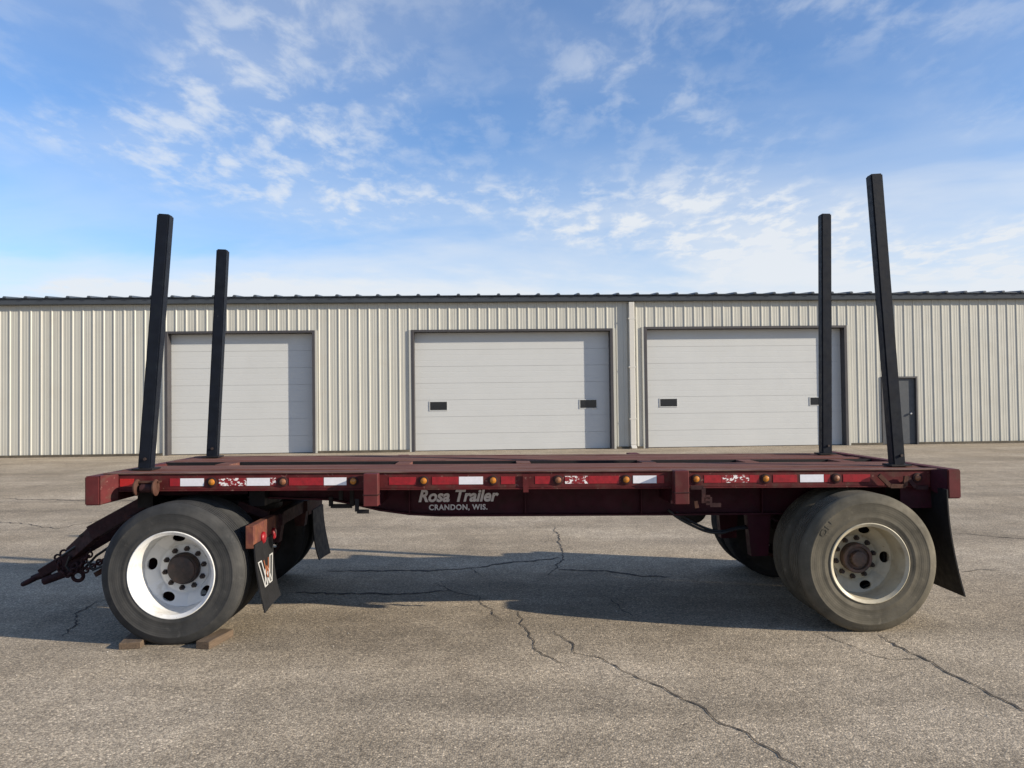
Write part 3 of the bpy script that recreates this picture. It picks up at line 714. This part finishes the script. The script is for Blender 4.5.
# faint raised letters on the rear near tyre's sidewall
def side_text(body, ang0, r, wheel_u):
    cu = bpy.data.curves.new('sidewall_lettering', 'FONT'); cu.body = body; cu.extrude = .0006; cu.offset = .02; cu.resolution_u = 3
    tmp = bpy.data.objects.new('tmp', cu); C.objects.link(tmp); bpy.context.view_layer.update()
    me = bpy.data.meshes.new_from_object(tmp.evaluated_get(bpy.context.evaluated_depsgraph_get()))
    bpy.data.objects.remove(tmp); bpy.data.curves.remove(cu)
    sc = .062
    for q in me.vertices:
        a = ang0 - q.co.x * sc * 1.25 / r; rr = r + q.co.y * sc
        q.co = (wheel_u + rr * math.cos(a), -.0095 - q.co.z, ZW + rr * math.sin(a))
    me.materials.clear(); me.materials.append(M['dusty_rubber']); return me
for o in [o for o in tr.children if o.name.startswith('wheel')]:
    if abs(o.location.x - ur) < .01 and abs(o.location.y) < .01:
        me = side_text('ON', math.radians(150), .392, 0.0)
        for q in me.vertices: q.co.z -= ZW
        link('sidewall_lettering', me, o)
# ---- axles, springs, dolly
for u in (uf, ur):
    m = MB(); m.tube([(u, .31, ZW), (u, WT - .31, ZW)], .064, 14); m.build('axle', 'dark_rust', tr, smooth=True)
    for v in (.36, WT - .36):
        e_ = .21 if v < 1 else -.21
        MB().tube([(u, v, ZW), (u, v + e_, ZW)], .205, 28).build('brake_drum', 'black_steel', tr, smooth=True)
    for v in (.80, WT - .80):
        for k in range(5):
            L_ = .52 - .075 * k; m = MB(); n = 10
            for i in range(n):
                a, b = -L_ + 2 * L_ * i / n, -L_ + 2 * L_ * (i + 1) / n
                za_ = ZW + .075 + .016 * k * 0 + .16 * (a / .52) ** 2 + .013 * (4 - k) ; zb_ = ZW + .075 + .16 * (b / .52) ** 2 + .013 * (4 - k)
                za_ = ZW + .07 + .13 * (a / .52) ** 2 + .0135 * (4 - k); zb_ = ZW + .07 + .13 * (b / .52) ** 2 + .0135 * (4 - k)
                m.hexa([(u + a, v - .038, za_), (u + b, v - .038, zb_), (u + b, v + .038, zb_), (u + a, v + .038, za_),
                        (u + a, v - .038, za_ + .012), (u + b, v - .038, zb_ + .012), (u + b, v + .038, zb_ + .012), (u + a, v + .038, za_ + .012)])
            m.build('spring_leaf', 'dark_rust', tr)
        m = MB(); m.box(u - .07, u + .07, v - .05, v + .05, ZW + .065, ZW + .15); m.build('spring_clamp', 'black_steel', tr)
# rear spring hangers (dark red plates) and rear crossbeam
for v in (.80, WT - .80):
    for px, y0, y1 in ((759, 512.5, 556),):
        u, z1 = T(px, y0, .75); z0 = T(px, y1, .75)[1]
        m = MB(); m.prism([(u - .10, z1), (u - .07, z0), (u + .07, z0), (u + .10, z1)], v - .05, v + .05); m.build('spring_hanger', 'shaded_maroon_paint', tr)
    m = MB(); m.prism([(ur + .44, .80), (ur + .48, .62), (ur + .58, .62), (ur + .62, .80)], v - .05, v + .05); m.build('spring_hanger', 'shaded_maroon_paint', tr)
# dolly frame under the front
m = MB()
for v in (.80, WT - .80): m.box(uf - .66, uf + .60, v - .045, v + .045, .735, .83)
for u in (uf - .62, uf - .2, uf + .2, uf + .52): m.box(u - .04, u + .04, .846, WT - .846, .74, .825)
m.build('dolly_frame', 'dark_rust', tr)
for v in (.80, WT - .80):
    for u in (uf - .57, uf + .53):
        m = MB(); m.prism([(u - .06, .734), (u - .04, .60), (u + .04, .60), (u + .06, .734)], v - .05, v + .05); m.build('spring_hanger', 'dark_rust', tr)
m = MB(); m.lathe([(.832, .36), (.832, .46), (.872, .46), (.872, .36)], 40, closed=True, ctr=(uf, VC, 0), axis='Z')
m.lathe([(.874, .34), (.874, .45), (.915, .45), (.915, .34)], 40, closed=True, ctr=(uf, VC, 0), axis='Z'); m.build('turntable', 'black_steel', tr, smooth=True)
zt_ = zd(uf) - .15
m = MB(); m.box(uf - .5, uf - .38, .60, WT - .60, .917, zt_); m.box(uf + .38, uf + .5, .60, WT - .60, .917, zt_); m.box(uf - .37, uf + .37, .70, WT - .70, .917, .95)
m.build('upper_bolster', 'black_steel', tr)
# ---- drawbar
VM = VC
def D(px, py, v=None): a = T(px, py, VM if v is None else v); return (a[0], a[1])
tipu, tipz = D(30, 579.5); nku, nkz = D(42, 573); mdu, mdz = D(76, 553.5); tpu, tpz = D(112, 527)
m = MB()
m.beam((nku, VM, nkz), (mdu, VM, mdz), .09, .075, h2=.10, w2=.11)
m.build('drawbar', 'dark_rust', tr, bevel=.006)
for sg in (-1, 1):
    m = MB(); m.beam((mdu - .02, VM + sg * .045, mdz + .002), (tpu, VM + sg * .30, tpz), .06, .12, h2=.13)
    m.build('drawbar_arm', 'dark_rust', tr, bevel=.004)
    m = MB(); m.beam((tpu - .02, VM + sg * .30, tpz + .0), (T(178, 489, VM)[0], VM + sg * .40, T(178, 489, VM)[1]), .075, .12, h2=.09); m.build('drawbar_arm', 'dark_rust', tr)
    a = D(97, 533.5); m = MB(); m.beam((a[0] - .03, VM + sg * .2, a[1] + .012), (tpu + .12, VM + sg * .33, tpz + .125), .05, .018); m.build('drawbar_strap', 'black_steel', tr)
# draw eye
m = MB(); m.tube([(tipu + .02, VM, tipz + .008), (nku + .06, VM, nkz + .004)], [.026, .036], 10); m.build('draw_bar_tip', 'dark_rust', tr, smooth=True)
cx0 = tipu - .03
R_, rr_ = .055, .021
m = MB(); ring = [(a_, b_) for a_, b_ in [(rr_ * math.sin(2 * math.pi * k / 10), R_ + rr_ * math.cos(2 * math.pi * k / 10)) for k in range(10)]]
m.lathe(ring, 24, closed=True, axis='Z'); e = m.build('draw_eye', 'dark_rust', tr, smooth=True, loc=(tipu + .0, VM, tipz - .012)); e.rotation_euler = (0, -.45, 0)
# lower jack pipe and hooks
a, b = D(47, 580), D(72, 571); m = MB(); m.tube([(a[0], VM - .05, a[1]), (b[0], VM - .05, b[1])], .033, 12)
m.tube([(b[0], VM - .05, b[1]), (D(84, 567)[0], VM - .05, D(84, 567)[1])], .025, 10); m.build('drop_leg', 'dark_rust', tr, smooth=True)
def ring_obj(px, py, R, r, name, v, tilt=0.0, axis='Y'):
    u, z = T(px, py, v); m = MB()
    m.lathe([(r * math.sin(2 * math.pi * k / 8), R + r * math.cos(2 * math.pi * k / 8)) for k in range(8)], 20, closed=True, axis=axis)
    o = m.build(name, 'dark_rust', tr, smooth=True, loc=(u, v, z)); o.rotation_euler = (tilt, 0, tilt); return o
ring_obj(78, 576, .042, .016, 'chain_hook', VM - .16, .15)
ring_obj(74.5, 567, .035, .013, 'chain_hook', VM - .14, -.5)
ring_obj(64, 553.5, .03, .009, 'chain_eye', VM - .02, .1)
ring_obj(58, 557.5, .026, .009, 'chain_eye', VM - .02, .2)
def chain(pts, v, n):
    P = [Vector((T(x, y, v)[0], v, T(x, y, v)[1])) for x, y in pts]
    L = sum((b - a).length for a, b in zip(P, P[1:]))
    for k in range(n):
        t = (k + .5) / n * L; acc = 0
        for a, b in zip(P, P[1:]):
            l = (b - a).length
            if acc + l >= t: q = a.lerp(b, (t - acc) / l); d = (b - a).normalized(); break
            acc += l
        m = MB(); hl = L / n * .48; s_ = Vector((0, 1, 0)) if k % 2 else d.cross(Vector((0, 1, 0)))
        ring = []
        for i in range(12):
            th = 2 * math.pi * i / 12; ring.append(d * math.cos(th) * (hl + .008) + s_ * math.sin(th) * .022)
        ring.append(ring[0]); ring.append(ring[1])
        m.tube(ring, .009, 6, caps=False); m.build('chain_link', 'dark_rust', tr, smooth=True, loc=q)
chain([(80, 570), (84, 561), (91, 553)], VM - .17, 5)
chain([(84, 571), (92, 567), (104, 559)], VM - .17, 6)
chain([(58, 560), (60, 569), (68, 575), (76, 570)], VM - .19, 7)
a = T(96, 574.5, VM - .1); b = T(110, 566, VM - .1); m = MB(); m.beam((a[0], VM - .1, a[1]), (b[0], VM - .1, b[1]), .05, .04); m.build('hose_bracket', 'rusty_steel', tr)
# coupler cheek plate and brake lines bundled under the drawbar
P_ = [D(57, 561), D(84, 549), D(95, 547), D(86, 566), D(66, 573)]
m = MB(); m.prism(P_, VM - .085, VM - .06); m.build('coupler_plate', 'dark_rust', tr)
P_ = [D(60, 563), D(80, 556), D(78, 570), D(68, 572)]
m = MB(); m.prism(P_, VM + .05, VM + .07); m.build('coupler_plate', 'black_steel', tr)
for k, pts in enumerate(([(70, 556), (66, 566), (73, 574), (84, 569), (96, 556), (118, 541)], [(62, 556), (72, 549), (90, 538), (108, 524), (130, 507)], [(88, 562), (93, 570), (103, 566), (116, 548)])):
    v = VM - .12 - .03 * k
    MB().tube([(T(x, y, v)[0], v, T(x, y, v)[1]) for x, y in pts], .011, 8).build('brake_line', 'hose_rubber', tr, smooth=True)
# ---- mud flaps
def flap(u, v0, v1, zt, zb, bow, name='mud_flap', label=None, side=0):
    n = 10; m = MB(); vs = []
    for i in range(n + 1):
        k = i / n; z = zt + (zb - zt) * k; uu = u + bow * k ** 2.2
        for (vv, w) in ((v0, 0), (v0 + (v1 - v0) * .5, .5), (v1, 1)):
            for t_ in (0, .01): vs.append((uu + t_ + .012 * math.sin(3 * k + 2.5 * w) * k, vv, z + (.02 * w * k)))
    def ix(i, j, t_): return i * 6 + j * 2 + t_
    fs = []
    for i in range(n):
        for j in range(2):
            fs.append((ix(i, j, 0), ix(i, j + 1, 0), ix(i + 1, j + 1, 0), ix(i + 1, j, 0))); fs.append((ix(i, j, 1), ix(i + 1, j, 1), ix(i + 1, j + 1, 1), ix(i, j + 1, 1)))
        fs.append((ix(i, 0, 0), ix(i + 1, 0, 0), ix(i + 1, 0, 1), ix(i, 0, 1))); fs.append((ix(i, 2, 0), ix(i, 2, 1), ix(i + 1, 2, 1), ix(i + 1, 2, 0)))
    for j in range(2):
        fs.append((ix(0, j, 0), ix(0, j, 1), ix(0, j + 1, 1), ix(0, j + 1, 0))); fs.append((ix(n, j, 0), ix(n, j + 1, 0), ix(n, j + 1, 1), ix(n, j, 1)))
    m.add(vs, fs); o = m.build(name, 'flap_rubber', tr, smooth=True)
    if label: o['label'] = label
    return o
# rear flaps
vf0 = .06; (ue, ze) = T(947, 503, vf0); (uq, zq) = T(964.5, 597, vf0)
for s_ in (0, 1):
    v0, v1 = (vf0, vf0 + 1.172) if not s_ else (WT - vf0, WT - vf0 - 1.172)
    flap(ue, v0, v1, ze + .10, zq, uq - ue, label='black rear mud flap bowed outward')
# front flap beam, flaps, lamps
vb0 = .07; ufb = U(249.5, vb0, 540)
zf1 = T(249.5, 526, vb0)[1]; zf0 = T(249.5, 549, vb0)[1]
m = MB(); m.box(ufb - .03, ufb + .03, vb0, .66, zf0, zf1); fb = m.build('flap_bracket', 'orange_rust', tr, bevel=.004)
m = MB(); m.box(ufb - .028, ufb + .028, .662, WT - .662, zf0 + .05, zf1 - .01); m.build('flap_bracket', 'dark_rust', tr, bevel=.004)
m = MB(); m.box(ufb - .03, ufb + .03, WT - .66, WT - vb0, zf0, zf1); m.build('flap_bracket', 'rusty_steel', tr, bevel=.004)
for px, py in ((262.5, 537.5), (273, 533.3)):
    # lamps face backwards (+u) on the bracket
    o_ = TMi @ CAM; d_ = TMi.to_3x3() @ ray(px, py); t_ = (ufb + .031 - o_.x) / d_.x; p_ = o_ + d_ * t_
    m = MB(); m.lathe([(0, .045), (.012, .045), (.02, .036), (.024, 0)], 18, axis='X'); m.build('tail_lamp', 'red_tape', tr, smooth=True, loc=(ufb + .031, p_.y, p_.z))
zt0 = zf1 - .03; zb0 = T(262, 613, vb0)[1]
f1 = flap(ufb + .031, vb0, vb0 + .47, zf0 + .03, zb0, .07, label='black front mud flap with white outlined W emblem')
flap(ufb + .031, WT - vb0, WT - vb0 - .47, zf0 + .03, zb0 - .0, .07, label='black front mud flap on the far side')
for s_ in (0, 1):
    a_ = .62 if not s_ else WT - .62
    m = MB(); m.beam((ufb - .02, a_, zf1 + .002), (ufb - .25, a_, .93), .05, .06); m.build('flap_strut', 'dark_rust', tr)
# W emblem, on the rear face of the near front flap (local flap coords: s across from near edge, z)
def emblem(poly, inset, matn, lift):
    m = MB()
    def P(s, h):
        # s in 0..1 across v (near to far), h 0..1 up
        v = vb0 + .07 + s * .31; z = zW0 + h * (zW1 - zW0)
        k = (zf0 + .03 - z) / (zf0 + .03 - zb0); uu = ufb + .041 + .07 * max(0, k) ** 2.2 + .012 * math.sin(3 * k + 2.5 * (v - vb0) / .47) * k
        return (uu + lift, v, z)
    for a, b, c, d in poly:
        q = [P(*a), P(*b), P(*c), P(*d)]; m.add(q + [(x - .003, y, z) for x, y, z in q], [(0, 1, 2, 3), (7, 6, 5, 4), (0, 4, 5, 1), (1, 5, 6, 2), (2, 6, 7, 3), (3, 7, 4, 0)])
    return m.build('emblem', matn, f1)
o_ = TMi @ CAM; d_ = TMi.to_3x3() @ ray(258, 590); t_ = (ufb + .05 - o_.x) / d_.x; zW0 = (o_ + d_ * t_).z
d_ = TMi.to_3x3() @ ray(254, 565); t_ = (ufb + .05 - o_.x) / d_.x; zW1 = (o_ + d_ * t_).z
def stroke(p0, p1, w):
    (x0, y0), (x1, y1) = p0, p1
    return ((x0 - w / 2, y0), (x0 + w / 2, y0), (x1 + w / 2, y1), (x1 - w / 2, y1))
Wp = [(.0, 1), (.28, 0), (.5, .62), (.72, 0), (1.0, 1)]
wi = .24
white = []
for a, b in zip(Wp, Wp[1:]):
    for sft in (-wi / 2, wi / 2): white.append(stroke((a[0] + sft, a[1]), (b[0] + sft, b[1]), .055))
for c in (0.0, 1.0): white.append(((c - wi / 2, .955), (c + wi / 2, .955), (c + wi / 2, 1.0), (c - wi / 2, 1.0)))
for c in (.28, .72): white.append(((c - wi / 2, 0), (c + wi / 2, 0), (c + wi / 2, .045), (c - wi / 2, .045)))
emblem(white, 0, 'logo_white', .006)
emblem([stroke((.30, .95), (.42, .45), .05), stroke((.42, .45), (.50, .70), .05), stroke((.5, .70), (.58, .45), .05), stroke((.58, .45), (.70, .95), .05), stroke((.36, .5), (.5, .25), .05), stroke((.5, .25), (.64, .5), .05)], 0, 'logo_orange', .008)
# ---- air tank and hoses
u, z = T(694, 510, .95); m = MB(); m.lathe([(-.30, 0), (-.29, .07), (-.26, .105), (-.22, .115), (.22, .115), (.26, .105), (.29, .07), (.30, 0)], 28); m.build('air_tank', 'black_steel', tr, smooth=True, loc=(u, 1.2, z - .005))
for k, pts in enumerate(([(668, 510), (680, 519), (700, 529), (712, 532.5), (722, 533)], [(676, 512), (690, 521), (705, 528), (716, 531), (724, 531)])):
    P = [(T(x, y, .70 + .05 * k)[0], .70 + .05 * k, T(x, y, .70 + .05 * k)[1]) for x, y in pts]
    # smooth with Catmull-Rom
    Q = []; V = [Vector(p) for p in P]; V = [V[0] * 2 - V[1]] + V + [V[-1] * 2 - V[-2]]
    for i in range(1, len(V) - 2):
        for j in range(5):
            t = j / 5; Q.append(.5 * ((2 * V[i]) + (V[i + 1] - V[i - 1]) * t + (2 * V[i - 1] - 5 * V[i] + 4 * V[i + 1] - V[i + 2]) * t * t + (-V[i - 1] + 3 * V[i] - 3 * V[i + 1] + V[i + 2]) * t ** 3))
    Q.append(V[-2]); Q += [Q[-1] + Vector((.12, .05, .02)), Q[-1] + Vector((.3, .1, .03))]
    MB().tube(Q, .011, 8).build('air_hose', 'hose_rubber', tr, smooth=True)

# ------------------------------------------------------------------ lumber chocks
def chock(px0, px1, pyb, h, L, dirx, label):
    a = on_ground(px0, pyb); b = on_ground(px1, pyb - .3); w = (b - a).length
    m = MB(); m.box(-w / 2, w / 2, 0, L, 0.0, h)
    o = m.build('lumber_chock', 'old_lumber', None, bevel=.004, loc=((a + b) / 2)); o.rotation_euler = (0, 0, dirx)
    o.location.z = 0.0
    o['label'] = label; o['category'] = 'chock'; o['group'] = 'lumber chocks at the front wheel'
    return o
chock(119, 140, 649.5, .046, .36, .14, 'short wood block wedged ahead of the white-rimmed front wheel')
chock(195, 210, 649.5, .055, .32, -.20, 'longer wood block wedged behind the white-rimmed front wheel')
